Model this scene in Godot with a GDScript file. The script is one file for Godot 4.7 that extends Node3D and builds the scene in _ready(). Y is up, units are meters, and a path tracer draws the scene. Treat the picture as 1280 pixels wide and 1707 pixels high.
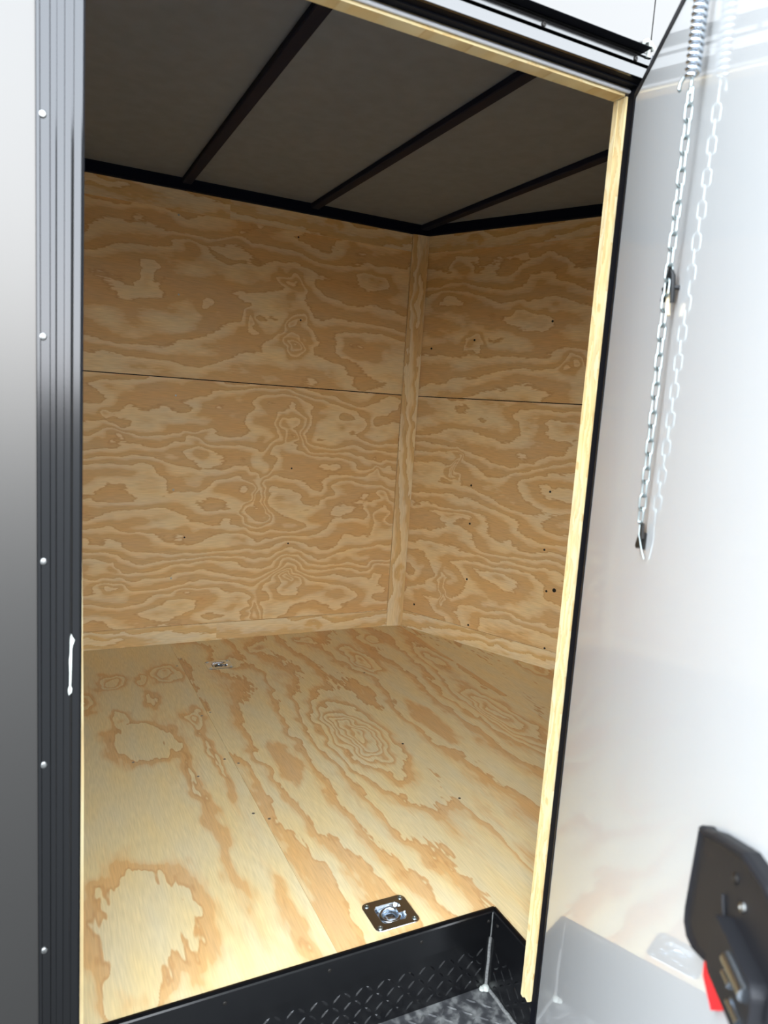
extends Node3D
# Side doorway of a V-nose cargo trailer lined with plywood.
# Axes: far wall surface is z = 0, floor is y = 0, the far wall meets the nose wall at x = 0, the doorway wall is at z = 2.2.

const CEIL := 2.072          # underside of the roof sheet
const NEAR := 2.2            # inner face of the doorway wall
const SKIN := 2.27           # outer face of the doorway wall
const OL := -1.694           # doorway, hinge-free side
const OR := -0.79            # doorway, hinge side
const GROUND := -0.46
const NOSE_X := 0.03
const NOSE_A := 1.1318       # angle of the nose wall from the length of the trailer

var M := {}
var used := {}

# ------------------------------------------------------------------ mesh helpers
func mb() -> SurfaceTool:
	var st := SurfaceTool.new()
	st.begin(Mesh.PRIMITIVE_TRIANGLES)
	return st

func tri(st: SurfaceTool, a: Vector3, b: Vector3, c: Vector3, n: Vector3, ua := Vector2.ZERO, ub := Vector2.ZERO, uc := Vector2.ZERO) -> void:
	if (b - a).cross(c - a).dot(n) > 0.0:
		var t := b
		b = c
		c = t
		var tu := ub
		ub = uc
		uc = tu
	st.set_normal(n)
	st.set_uv(ua)
	st.add_vertex(a)
	st.set_normal(n)
	st.set_uv(ub)
	st.add_vertex(b)
	st.set_normal(n)
	st.set_uv(uc)
	st.add_vertex(c)

func quad(st: SurfaceTool, a: Vector3, b: Vector3, c: Vector3, d: Vector3, ua := Vector2.ZERO, ub := Vector2.ZERO, uc := Vector2.ZERO, ud := Vector2.ZERO) -> void:
	var n := (b - a).cross(c - a)
	if n.length_squared() < 1e-16:
		n = (c - a).cross(d - a)
	n = n.normalized()
	tri(st, a, b, c, n, ua, ub, uc)
	tri(st, a, c, d, n, ua, uc, ud)

# polygon pts (in the plane o + x*ax + y*ay) pushed along nn by t; uv = (pts - uv0) * uvs on the face at nn side, along the edge elsewhere
func prism(st: SurfaceTool, pts: PackedVector2Array, o: Vector3, ax: Vector3, ay: Vector3, nn: Vector3, t: float, uv0 := Vector2.ZERO, uvs := Vector2.ONE) -> void:
	var idx := Geometry2D.triangulate_polygon(pts)
	for k in range(0, idx.size(), 3):
		var a := pts[idx[k]]
		var b := pts[idx[k + 1]]
		var c := pts[idx[k + 2]]
		var pa := o + ax * a.x + ay * a.y
		var pb := o + ax * b.x + ay * b.y
		var pc := o + ax * c.x + ay * c.y
		tri(st, pa + nn * t, pb + nn * t, pc + nn * t, nn, (a - uv0) * uvs, (b - uv0) * uvs, (c - uv0) * uvs)
		tri(st, pa, pb, pc, -nn, (a - uv0) * uvs, (b - uv0) * uvs, (c - uv0) * uvs)
	var turn := 0.0
	for i in pts.size():
		turn += pts[i].cross(pts[(i + 1) % pts.size()])
	for i in pts.size():
		var a := pts[i]
		var b := pts[(i + 1) % pts.size()]
		if a.distance_to(b) < 1e-6:
			continue
		var e := (b - a).normalized()
		var on := Vector2(e.y, -e.x) * signf(turn)
		var n3 := (ax * on.x + ay * on.y).normalized()
		var pa := o + ax * a.x + ay * a.y
		var pb := o + ax * b.x + ay * b.y
		var l := a.distance_to(b)
		tri(st, pa, pb, pb + nn * t, n3, Vector2(0, 0), Vector2(l, 0), Vector2(l, t))
		tri(st, pa, pb + nn * t, pa + nn * t, n3, Vector2(0, 0), Vector2(l, t), Vector2(0, t))

func rect(x0: float, y0: float, x1: float, y1: float) -> PackedVector2Array:
	return PackedVector2Array([Vector2(x0, y0), Vector2(x1, y0), Vector2(x1, y1), Vector2(x0, y1)])

func rrect(x0: float, y0: float, x1: float, y1: float, r: float, seg := 5) -> PackedVector2Array:
	var out := PackedVector2Array()
	for c in [[x1 - r, y0 + r, -PI / 2], [x1 - r, y1 - r, 0.0], [x0 + r, y1 - r, PI / 2], [x0 + r, y0 + r, PI]]:
		for k in seg + 1:
			var a: float = c[2] + PI / 2 * k / seg
			out.append(Vector2(c[0] + cos(a) * r, c[1] + sin(a) * r))
	return out

func box(st: SurfaceTool, a: Vector3, b: Vector3) -> void:
	prism(st, rect(a.x, a.y, b.x, b.y), Vector3(0, 0, a.z), Vector3.RIGHT, Vector3.UP, Vector3.BACK, b.z - a.z)

# box with chamfered long edges: section (chamfered rectangle) in the plane ax, ay pushed along nn
func bar(st: SurfaceTool, o: Vector3, ax: Vector3, ay: Vector3, nn: Vector3, w: float, h: float, l: float, c := 0.002) -> void:
	var pts := PackedVector2Array([Vector2(c, 0), Vector2(w - c, 0), Vector2(w, c), Vector2(w, h - c), Vector2(w - c, h), Vector2(c, h), Vector2(0, h - c), Vector2(0, c)])
	prism(st, pts, o, ax, ay, nn, l)

func tube(st: SurfaceTool, pts: PackedVector3Array, r: float, sides := 8, closed := false, ends := true) -> void:
	var n := pts.size()
	var rings: Array = []
	var up := Vector3.ZERO
	for i in n:
		var d: Vector3
		if closed:
			d = pts[(i + 1) % n] - pts[(i + n - 1) % n]
		else:
			d = pts[mini(i + 1, n - 1)] - pts[maxi(i - 1, 0)]
		d = d.normalized()
		if up == Vector3.ZERO:
			up = d.cross(Vector3(0.31, 0.9, 0.3)).normalized()
		up = (up - d * up.dot(d)).normalized()
		var sd := d.cross(up)
		var ring: Array = []
		for k in sides:
			var a := TAU * k / sides
			ring.append(up * cos(a) + sd * sin(a))
		rings.append(ring)
	for i in (n if closed else n - 1):
		var j := (i + 1) % n
		for k in sides:
			var m := (k + 1) % sides
			var v := [pts[i] + rings[i][k] * r, pts[i] + rings[i][m] * r, pts[j] + rings[j][m] * r, pts[j] + rings[j][k] * r]
			var nn := [rings[i][k], rings[i][m], rings[j][m], rings[j][k]]
			var face: Vector3 = nn[0] + nn[2]
			for t in [[0, 1, 2], [0, 2, 3]]:
				var q: Array = t
				if (v[q[1]] - v[q[0]]).cross(v[q[2]] - v[q[0]]).dot(face) > 0.0:
					q = [t[0], t[2], t[1]]
				for w in q:
					st.set_normal(nn[w])
					st.set_uv(Vector2(float(k) / sides, float(i) / n))
					st.add_vertex(v[w])
	if ends and not closed:
		for e in [0, n - 1]:
			var d: Vector3 = (pts[0] - pts[1]) if e == 0 else (pts[n - 1] - pts[n - 2])
			d = d.normalized()
			for k in sides:
				tri(st, pts[e], pts[e] + rings[e][k] * r, pts[e] + rings[e][(k + 1) % sides] * r, d)

# profile (radius, height) spun round the axis up through o
func lathe(st: SurfaceTool, prof: PackedVector2Array, o: Vector3, up := Vector3.UP, seg := 24) -> void:
	var sx := up.cross(Vector3(0.2, 0.4, 0.87)).normalized()
	var sy := up.cross(sx)
	for i in prof.size() - 1:
		var a := prof[i]
		var b := prof[i + 1]
		var e := (b - a).normalized()
		for k in seg:
			var d0 := sx * cos(TAU * k / seg) + sy * sin(TAU * k / seg)
			var d1 := sx * cos(TAU * (k + 1) / seg) + sy * sin(TAU * (k + 1) / seg)
			var n0 := (d0 * -e.y + up * e.x).normalized()
			var n1 := (d1 * -e.y + up * e.x).normalized()
			if e.x > 0.0 and n0.dot(up) < 0.0:
				n0 = -n0
				n1 = -n1
			var v := [o + d0 * a.x + up * a.y, o + d1 * a.x + up * a.y, o + d1 * b.x + up * b.y, o + d0 * b.x + up * b.y]
			var nn := [n0, n1, n1, n0]
			for t in [[0, 1, 2], [0, 2, 3]]:
				var q: Array = t
				if (v[q[1]] - v[q[0]]).cross(v[q[2]] - v[q[0]]).dot(n0 + n1) > 0.0:
					q = [t[0], t[2], t[1]]
				for w in q:
					st.set_normal(nn[w])
					st.set_uv(Vector2.ZERO)
					st.add_vertex(v[w])

# ------------------------------------------------------------------ nodes
func numbered(called: String) -> String:
	if not used.has(called):
		used[called] = 0
		return called
	used[called] += 1
	return "%s_%03d" % [called, used[called]]

func commit(st: SurfaceTool, called: String, m: Material, parent: Node) -> MeshInstance3D:
	var o := MeshInstance3D.new()
	o.name = numbered(called) if parent == self else called
	o.mesh = st.commit()
	o.material_override = m
	parent.add_child(o, true)
	return o

func put(mesh: Mesh, called: String, m: Material, parent: Node, x: Transform3D) -> MeshInstance3D:
	var o := MeshInstance3D.new()
	o.name = numbered(called) if parent == self else called
	o.mesh = mesh
	o.material_override = m
	o.transform = x
	parent.add_child(o, true)
	return o

func group3(called: String, at := Transform3D.IDENTITY) -> Node3D:
	var o := Node3D.new()
	o.name = numbered(called)
	add_child(o)
	o.transform = at
	return o

func structure(o: Node, label: String, category: String) -> void:
	o.set_meta("kind", "structure")
	o.set_meta("label", label)
	o.set_meta("category", category)

func tag(o: Node, label: String, category: String, grp := "") -> void:
	o.set_meta("label", label)
	o.set_meta("category", category)
	if grp != "":
		o.set_meta("group", grp)

func mat(c: Color, rough: float, metal := 0.0) -> StandardMaterial3D:
	var m := StandardMaterial3D.new()
	m.albedo_color = c
	m.roughness = rough
	m.metallic = metal
	return m

# ------------------------------------------------------------------ plywood veneer
# scalar noise over w x h pixels, cells lu by lv pixels long
func field(w: int, h: int, lu: float, lv: float, sd: int, oct := 2) -> PackedByteArray:
	var n := FastNoiseLite.new()
	n.noise_type = FastNoiseLite.TYPE_SIMPLEX_SMOOTH
	n.seed = sd
	n.fractal_type = FastNoiseLite.FRACTAL_FBM
	n.fractal_octaves = oct
	var base := minf(lu, lv)
	n.frequency = 1.0 / base
	var gw := maxi(8, int(w * base / lu))
	var gh := maxi(8, int(h * base / lv))
	var im := n.get_image(gw, gh, false, false, true)
	im.convert(Image.FORMAT_L8)
	if gw != w or gh != h:
		im.resize(w, h, Image.INTERPOLATE_CUBIC)
	return im.get_data()

# Sheet of rotary-cut pine veneer, len along the grain (image x) by wid across it, in metres. marks: [u, v, ru, rv, amount, sharpness]
func veneer(length: float, wid: float, ppm: float, sd: int, cross: float, sway: float, marks: Array, pale: Color, dark: Color, jag := 0.08, duty := 0.5, tooth := 1.0) -> ImageTexture:
	var w := int(length * ppm)
	var h := int(wid * ppm)
	var cell := 0.0085
	var gw := int(length / cell) + 2
	var gh := int(wid / cell) + 2
	var n1 := FastNoiseLite.new()
	n1.seed = sd
	n1.frequency = 1.0
	n1.noise_type = FastNoiseLite.TYPE_SIMPLEX_SMOOTH
	n1.fractal_type = FastNoiseLite.FRACTAL_FBM
	n1.fractal_octaves = 2
	var base := func(u: float, v: float, wv: float) -> float:
		return cross * wv + sway * n1.get_noise_2d(u * 0.8 + 5.0, v * 2.4) + 0.26 * sway * n1.get_noise_2d(u * 2.6 + 9.0, v * 7.0 + 3.0)
	for m in marks:
		if m.size() > 6:         # a patch of one season's wood: same ring all over
			m[6] += floorf(base.call(m[0], m[1], m[1]))
	var low := PackedFloat32Array()
	low.resize(gw * gh)
	for j in gh:
		var v := j * wid / (gh - 1)
		for i in gw:
			var u := i * length / (gw - 1)
			var wu := u + 0.05 * n1.get_noise_2d(u * 7.0 + 31.0, v * 9.0)
			var wv := v + 0.022 * n1.get_noise_2d(u * 6.0, v * 11.0 + 77.0)
			var s: float = base.call(u, v, wv)
			for m in marks:
				var du: float = (wu - m[0]) / m[2]
				var dv: float = (wv - m[1]) / m[3]
				var d2 := du * du + dv * dv
				if d2 < 7.0:
					var e := exp(-pow(d2, m[5]))
					if m.size() > 6:
						s = lerpf(s, m[6], e)
					else:
						s += m[4] * e
			low[j * gw + i] = s
	var im := Image.create_from_data(gw, gh, false, Image.FORMAT_RF, low.to_byte_array())
	im.resize(w, h, Image.INTERPOLATE_CUBIC)
	var hh := im.get_data().to_float32_array()
	var rag := field(w, h, ppm * 0.05 * tooth, ppm * 0.011 * tooth, sd + 1, 2)
	var fib := field(w, h, ppm * 0.06, 2.2, sd + 2, 2)
	var blot := field(w, h, ppm * 0.35, ppm * 0.09, sd + 3, 2)
	var r := PackedFloat32Array()
	var g := PackedFloat32Array()
	var b := PackedFloat32Array()
	for k in 256:
		var f := k / 256.0
		var t := smoothstep(duty - 0.30, duty + 0.06, f) * 0.55 + smoothstep(duty - 0.02, duty + 0.06, f) * 0.45
		t *= 1.0 - smoothstep(0.925, 0.965, f)
		var line := smoothstep(0.85, 0.93, f) * (1.0 - smoothstep(0.935, 0.975, f))
		var c := pale.lerp(dark, t)
		c = c.lerp(Color(dark.r * 0.88, dark.g * 0.80, dark.b * 0.72), line * 0.45)
		r.append(c.r * 255.0)
		g.append(c.g * 255.0)
		b.append(c.b * 255.0)
	var out := PackedByteArray()
	out.resize(w * h * 3)
	var o := 0
	for p in w * h:
		var x := hh[p] + (rag[p] - 128) * jag * 0.0078
		var k := int((x - floorf(x)) * 255.9)
		var e := 1.0 + (fib[p] - 128) * 0.00042
		var q := (blot[p] - 128) * 0.0004
		out[o] = mini(255, int(r[k] * (e + q * 0.4)))
		out[o + 1] = mini(255, int(g[k] * e))
		out[o + 2] = mini(255, int(b[k] * (e - q)))
		o += 3
	var done := Image.create_from_data(w, h, false, Image.FORMAT_RGB8, out)
	done.generate_mipmaps()
	return ImageTexture.create_from_image(done)

func wood(tex: Texture2D, rough := 0.62) -> StandardMaterial3D:
	var m := mat(Color.WHITE, rough)
	m.albedo_texture = tex
	return m

func pixels_noise(wd: int, ht: int, sd: int, freq: float, ramp: Array) -> NoiseTexture2D:
	var n := FastNoiseLite.new()
	n.seed = sd
	n.frequency = freq
	n.fractal_octaves = 4
	var t := NoiseTexture2D.new()
	t.width = wd
	t.height = ht
	t.seamless = true
	t.noise = n
	if ramp.size() > 0:
		var gr := Gradient.new()
		var off := PackedFloat32Array()
		var col := PackedColorArray()
		for k in ramp:
			off.append(k[0])
			col.append(k[1])
		gr.offsets = off
		gr.colors = col
		t.color_ramp = gr
	return t

func make_materials() -> void:
	var pale := Color(0.91, 0.80, 0.60)
	var dark := Color(0.845, 0.68, 0.455)
	# far wall, lower sheet: u from x = -2.44, v down from y = 1.219
	var far_low := [[1.01, 0.255, 0.075, 0.035, 1.5, 1.0], [1.0, 0.17, 0.03, 0.022, 0.9, 1.0], [1.363, 0.255, 0.06, 0.03, 1.2, 1.0], [1.37, 0.325, 0.06, 0.03, 0.9, 1.0], [1.814, 0.21, 0.09, 0.12, 3.2, 0.8], [1.80, 0.235, 0.03, 0.03, 1.1, 1.0],
		[1.66, 0.53, 0.045, 0.15, -2.6, 0.9], [1.60, 0.60, 0.03, 0.04, -1.0, 1.0], [1.95, 0.50, 0.07, 0.045, -1.2, 1.0], [2.02, 0.36, 0.12, 0.05, 0.9, 1.0], [1.827, 0.90, 0.09, 0.11, 3.2, 0.8], [1.83, 0.93, 0.03, 0.025, 1.1, 1.0],
		[1.018, 0.94, 0.08, 0.04, 2.0, 0.9], [1.0, 0.85, 0.03, 0.025, 0.9, 1.0], [1.375, 0.97, 0.07, 0.035, 1.3, 1.0], [1.66, 1.10, 0.04, 0.08, -2.2, 0.9], [2.151, 0.16, 0.10, 0.05, 1.2, 1.0], [2.283, 0.38, 0.05, 0.05, 1.4, 1.0],
		[2.33, 0.60, 0.06, 0.10, 1.7, 1.0], [2.05, 0.90, 0.12, 0.05, 1.0, 1.0], [2.33, 0.91, 0.07, 0.06, 1.4, 1.0], [1.35, 0.72, 0.28, 0.05, 0.7, 2.0], [0.45, 0.4, 0.1, 0.05, 2.0, 1.0], [0.5, 0.9, 0.1, 0.05, 2.0, 1.0]]
	M.far_low = wood(veneer(2.44, 1.217, 430, 11, 12.5, 2.6, far_low, pale, dark, 0.07, 0.42))
	var far_up := [[1.792, 0.31, 0.055, 0.045, 1.9, 1.0], [1.801, 0.49, 0.055, 0.035, 2.4, 1.0], [1.806, 0.59, 0.065, 0.05, 3.2, 1.0], [1.599, 0.50, 0.04, 0.05, 1.6, 1.0], [1.50, 0.20, 0.12, 0.045, 0.8, 2.0], [1.30, 0.22, 0.06, 0.035, 0.9, 1.0], [2.085, 0.115, 0.10, 0.045, 0.9, 1.2],
		[1.148, 0.37, 0.05, 0.06, 0.7, 1.5], [1.15, 0.09, 0.09, 0.07, 0.7, 1.5], [1.57, 0.08, 0.05, 0.07, 0.7, 1.2], [1.40, 0.46, 0.05, 0.06, 0.8, 1.0], [2.2, 0.25, 0.08, 0.05, 0.9, 1.0], [2.15, 0.6, 0.14, 0.05, 0.8, 1.5], [0.6, 0.3, 0.1, 0.05, 1.5, 1.0]]
	M.far_up = wood(veneer(2.44, 0.79, 400, 23, 5.5, 1.6, far_up, pale, dark, 0.08, 0.42))
	# nose wall: u from the corner, v down
	var nose_low := [[0.27, 0.27, 0.018, 0.035, 1.5, 1.0], [0.27, 0.33, 0.018, 0.03, 1.5, 1.0], [0.27, 0.38, 0.018, 0.03, 1.2, 1.0], [0.254, 0.93, 0.022, 0.05, 1.5, 1.0], [0.25, 1.02, 0.022, 0.05, 1.5, 1.0], [0.75, 0.36, 0.22, 0.10, 1.5, 1.0], [0.80, 0.13, 0.20, 0.07, 1.2, 1.0],
		[0.62, 0.84, 0.30, 0.07, 1.4, 1.0], [0.60, 1.05, 0.25, 0.07, 1.5, 1.0], [0.03, 0.9, 0.1, 0.1, -1.0, 1.0], [0.235, 0.58, 0.2, 0.02, 0.9, 1.0]]
	M.nose_low = wood(veneer(1.2, 1.217, 430, 37, 9.0, 1.9, nose_low, pale, dark, 0.10, 0.42))
	var nose_up := [[0.232, 0.15, 0.07, 0.05, 1.3, 1.0], [0.337, 0.52, 0.05, 0.035, 1.6, 1.0], [0.843, 0.62, 0.04, 0.04, 1.6, 1.0], [0.653, 0.20, 0.12, 0.06, 0.9, 1.5], [0.6, 0.42, 0.22, 0.06, 1.4, 1.0], [0.15, 0.30, 0.12, 0.05, 1.0, 1.0]]
	M.nose_up = wood(veneer(1.2, 0.79, 400, 41, 7.0, 1.5, nose_up, pale, dark, 0.08, 0.42))
	# floor: u is z from the far wall, v is x from the left edge of the sheet
	var fp := Color(0.875, 0.79, 0.60)
	var fd := Color(0.835, 0.67, 0.455)
	var floor_mid := [[1.20, 0.15, 0.42, 0.085, 0.0, 2.0, 0.25], [1.243, 0.150, 0.15, 0.046, 0.0, 3.0, 0.80], [1.10, 0.765, 0.36, 0.085, 0.0, 2.0, 0.25], [1.109, 0.765, 0.23, 0.050, 0.0, 3.0, 0.80], [1.80, 0.52, 0.30, 0.06, 0.0, 2.0, 0.22], [1.72, 0.36, 0.30, 0.045, 0.0, 2.0, 0.78], [2.0, 0.15, 0.30, 0.05, 0.0, 2.0, 0.72], [1.86, 0.045, 0.22, 0.04, 0.0, 2.2, 0.80], [2.05, 0.62, 0.16, 0.05, 0.0, 2.0, 0.75],
		[1.16, 0.453, 0.30, 0.10, 5.4, 0.75], [1.05, 0.45, 0.10, 0.035, 1.6, 1.0], [1.13, 0.47, 0.05, 0.03, 0.9, 1.0], [1.26, 0.45, 0.08, 0.03, 1.3, 1.0], [0.45, 0.774, 0.15, 0.055, 3.0, 0.8], [1.10, 1.05, 0.30, 0.07, 4.2, 0.75], [0.33, 0.19, 0.10, 0.06, 1.6, 0.9], [0.16, 0.375, 0.06, 0.05, 1.2, 1.0],
		[0.60, 0.33, 0.22, 0.05, 0.6, 1.5], [0.55, 1.12, 0.2, 0.06, 2.0, 0.8], [0.12, 0.62, 0.06, 0.04, 1.2, 1.0], [0.18, 0.95, 0.06, 0.04, 1.2, 1.0]]
	M.floor_mid = wood(veneer(2.2, 1.2, 520, 53, 6.5, 0.9, floor_mid, fp, fd, 0.11, 0.64, 1.5), 0.5)
	var floor_left := [[1.1, 0.6, 99.0, 99.0, -0.22, 1.0], [0.355, 1.142, 0.085, 0.05, 2.4, 0.9], [0.40, 0.935, 0.075, 0.045, 2.2, 0.9], [0.42, 1.04, 0.045, 0.022, 1.2, 1.0], [0.58, 0.80, 0.10, 0.05, 1.8, 0.9], [0.745, 0.925, 0.075, 0.04, 1.0, 2.0], [0.96, 0.965, 0.19, 0.125, 0.98, 2.2], [0.825, 1.17, 0.07, 0.035, 1.9, 1.0],
		[1.83, 0.865, 0.235, 0.165, 0.98, 2.4], [2.07, 0.80, 0.13, 0.05, 0.95, 1.6], [1.40, 1.085, 0.50, 0.028, 0.62, 1.6], [1.95, 1.17, 0.22, 0.03, 0.55, 1.8], [1.25, 0.76, 0.35, 0.05, 0.18, 1.5], [0.62, 1.05, 0.12, 0.03, 0.8, 1.2], [1.15, 1.17, 0.3, 0.016, 0.7, 1.5]]
	M.floor_left = wood(veneer(2.2, 1.219, 520, 67, 0.45, 0.20, floor_left, fp, fd, 0.14, 0.60, 2.2), 0.5)
	var strips := [[0.5, 0.05, 0.08, 0.02, 1.0, 1.0], [1.3, 0.1, 0.3, 0.05, 1.5, 1.0], [1.9, 0.06, 0.2, 0.03, 1.2, 1.0]]
	M.board = wood(veneer(2.44, 0.2, 400, 71, 9.0, 1.0, strips, Color(0.905, 0.815, 0.64), Color(0.85, 0.70, 0.47), 0.1))
	M.ply_edge = wood(veneer(1.0, 0.06, 500, 83, 55.0, 0.3, [], Color(0.82, 0.745, 0.565), Color(0.79, 0.685, 0.485), 0.06, 0.5), 0.7)
	# metals, paint, plastics
	M.skin = mat(Color(0.355, 0.345, 0.335), 0.34, 1.0)
	M.trim_black = mat(Color(0.26, 0.26, 0.263), 0.15, 1.0)
	M.head_black = mat(Color(0.325, 0.32, 0.315), 0.15, 1.0)
	M.black_paint = mat(Color(0.05, 0.052, 0.07), 0.45)
	M.black_paint.metallic_specular = 0.2
	M.bow = mat(Color(0.12, 0.13, 0.19), 0.6)
	M.bow.metallic_specular = 0.2
	M.rail = mat(Color(0.045, 0.06, 0.12), 0.6)
	M.rail.metallic_specular = 0.2
	M.ceiling = mat(Color(0.46, 0.50, 0.56), 0.75)
	M.ceiling.albedo_texture = pixels_noise(512, 512, 5, 0.02, [[0.0, Color(0.94, 0.93, 0.92)], [1.0, Color(1, 1, 1)]])
	M.ceiling.uv1_triplanar = true
	M.ceiling.uv1_scale = Vector3(1.2, 1.2, 1.2)
	M.white = mat(Color(0.70, 0.70, 0.695), 0.3)
	M.white.metallic_specular = 0.2
	M.white.clearcoat_enabled = true
	M.white.clearcoat = 1.0
	M.white.clearcoat_roughness = 0.03
	M.zinc = mat(Color(0.80, 0.83, 0.86), 0.22, 1.0)
	M.zinc_bright = mat(Color(0.66, 0.70, 0.70), 0.30, 1.0)
	M.screw = mat(Color(0.58, 0.58, 0.57), 0.28, 1.0)
	M.dark_screw = mat(Color(0.10, 0.085, 0.07), 0.5, 0.4)
	M.rubber = mat(Color(0.05, 0.05, 0.055), 0.6)
	M.tag = mat(Color(0.87, 0.80, 0.66), 0.6)
	M.red = mat(Color(0.86, 0.10, 0.15), 0.45)
	M.lock = mat(Color(0.10, 0.10, 0.11), 0.5)
	M.lock.metallic_specular = 0.35
	M.seal = mat(Color(0.50, 0.50, 0.49), 0.55)
	M.seal.albedo_texture = pixels_noise(256, 256, 9, 0.05, [[0.0, Color(0.45, 0.45, 0.45)], [0.45, Color(0.8, 0.8, 0.8)], [1.0, Color(1, 1, 1)]])
	M.seal.uv1_triplanar = true
	M.seal.uv1_scale = Vector3(14, 14, 14)
	M.white_seal = mat(Color(0.66, 0.67, 0.64), 0.5)
	M.grey_seal = mat(Color(0.72, 0.72, 0.73), 0.5)
	M.plate = mat(Color(0.035, 0.036, 0.042), 0.24)
	# tread: black paint worn to dusty grey by shoes, in scuffs
	M.tread = mat(Color.WHITE, 0.5)
	M.tread.albedo_texture = pixels_noise(512, 512, 15, 0.02, [[0.0, Color(0.15, 0.15, 0.155)], [0.40, Color(0.22, 0.22, 0.225)], [0.60, Color(0.36, 0.36, 0.355)], [1.0, Color(0.5, 0.5, 0.49)]])
	M.tread.uv1_triplanar = true
	M.tread.uv1_scale = Vector3(2.6, 2.6, 2.6)
	M.asphalt = mat(Color.WHITE, 0.9)
	M.asphalt.albedo_texture = pixels_noise(512, 512, 21, 0.2, [[0.0, Color(0.23, 0.23, 0.235)], [1.0, Color(0.38, 0.38, 0.375)]])
	M.asphalt.uv1_triplanar = true
	M.asphalt.uv1_scale = Vector3(1.5, 1.5, 1.5)
	M.lining = mat(Color(0.5, 0.5, 0.5), 0.8)

# ------------------------------------------------------------------ scene
func _ready() -> void:
	view_and_light()
	make_materials()
	build_shell()
	build_floor()
	build_back_wall()
	build_nose_wall()
	build_ceiling()
	build_doorway()
	build_step()
	build_door()
	build_chain()
	build_tie_downs()

func view_and_light() -> void:
	var cam := Camera3D.new()
	cam.name = "camera"
	add_child(cam)
	cam.basis = Basis(Vector3.UP, deg_to_rad(-26.6388)) * Basis(Vector3.RIGHT, deg_to_rad(-8.1986)) * Basis(Vector3.BACK, deg_to_rad(3.8081))
	cam.position = Vector3(-1.7574, 1.1446, 3.2931)
	var lens := CameraAttributesPhysical.new()
	lens.frustum_focal_length = 16.773
	lens.frustum_focus_distance = 2.6
	lens.exposure_aperture = 4.4
	cam.attributes = lens
	cam.fov = 71.16
	cam.near = 0.03
	cam.current = true
	var sky := ProceduralSkyMaterial.new()
	sky.sky_top_color = Color(0.91, 0.955, 1.0)
	sky.sky_horizon_color = Color(0.97, 0.985, 1.0)
	sky.ground_bottom_color = Color(0.25, 0.25, 0.25)
	sky.ground_horizon_color = Color(0.5, 0.5, 0.5)
	sky.sky_energy_multiplier = 1.0
	var env := Environment.new()
	env.background_mode = Environment.BG_SKY
	env.sky = Sky.new()
	env.sky.sky_material = sky
	env.tonemap_mode = Environment.TONE_MAPPER_LINEAR
	env.background_energy_multiplier = 10.8
	env.tonemap_exposure = 1.0
	env.sdfgi_enabled = true
	env.ssao_enabled = true
	env.ssil_enabled = true
	var we := WorldEnvironment.new()
	we.name = "environment"
	we.environment = env
	add_child(we)

func nose_dir() -> Vector3:
	return Vector3(cos(NOSE_A), 0, sin(NOSE_A))

func build_shell() -> void:
	var g := mb()
	box(g, Vector3(-40, GROUND - 0.2, -40), Vector3(40, GROUND, 40))
	structure(commit(g, "ground", M.asphalt, self), "grey asphalt yard under the trailer", "ground")
	# rear end of the box, roof and outer sheets that close the body
	var r := mb()
	box(r, Vector3(-3.45, -0.06, -0.05), Vector3(-3.4, CEIL + 0.05, SKIN))
	structure(commit(r, "wall_rear", M.far_up, self), "plain rear end of the trailer body", "wall")
	var o := mb()
	var tip := NOSE_X + 1.1 / tan(NOSE_A)
	prism(o, PackedVector2Array([Vector2(-3.45, -0.05), Vector2(NOSE_X + 0.03, -0.05), Vector2(tip + 0.08, 1.1), Vector2(NOSE_X + 0.03, SKIN), Vector2(-3.45, SKIN)]), Vector3(0, CEIL + 0.004, 0), Vector3.RIGHT, Vector3.BACK, Vector3.UP, 0.04)
	structure(commit(o, "roof", M.skin, self), "sheet metal roof of the trailer", "roof")

func sheet(parent: Node, m: Material, pts: PackedVector2Array, o: Vector3, ax: Vector3, ay: Vector3, nn: Vector3, t: float, uv0: Vector2, uvs: Vector2, called := "plywood_sheet") -> MeshInstance3D:
	var st := mb()
	prism(st, pts, o - nn * t, ax, ay, nn, t, uv0, uvs)
	return commit(st, called, m, parent)

func screw_mesh(r: float, hgt: float) -> ArrayMesh:
	var st := mb()
	lathe(st, PackedVector2Array([Vector2(r, 0), Vector2(r * 0.95, hgt * 0.5), Vector2(r * 0.7, hgt * 0.9), Vector2(r * 0.3, hgt), Vector2(r * 0.22, hgt * 0.55), Vector2(0.0001, hgt * 0.5)]), Vector3.ZERO, Vector3.UP, 12)
	return st.commit()

func facing(at: Vector3, n: Vector3) -> Transform3D:
	var side := n.cross(Vector3(0.13, 0.31, 0.94)).normalized()
	return Transform3D(Basis(side, n, side.cross(n)), at)

func hole(pts: PackedVector2Array, c: Vector2, half: float) -> PackedVector2Array:
	# cuts a square hole by a hairline slit from the first point's edge (points run counter-clockwise from the lower left corner)
	var out := PackedVector2Array()
	var e := 0.00001
	out.append(pts[0])
	out.append(Vector2(c.x - e, pts[0].y))
	for q in [Vector2(c.x - e, c.y - half), Vector2(c.x - half, c.y - half), Vector2(c.x - half, c.y + half), Vector2(c.x + half, c.y + half), Vector2(c.x + half, c.y - half), Vector2(c.x + e, c.y - half)]:
		out.append(q)
	out.append(Vector2(c.x + e, pts[0].y))
	for k in range(1, pts.size()):
		out.append(pts[k])
	return out

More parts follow.
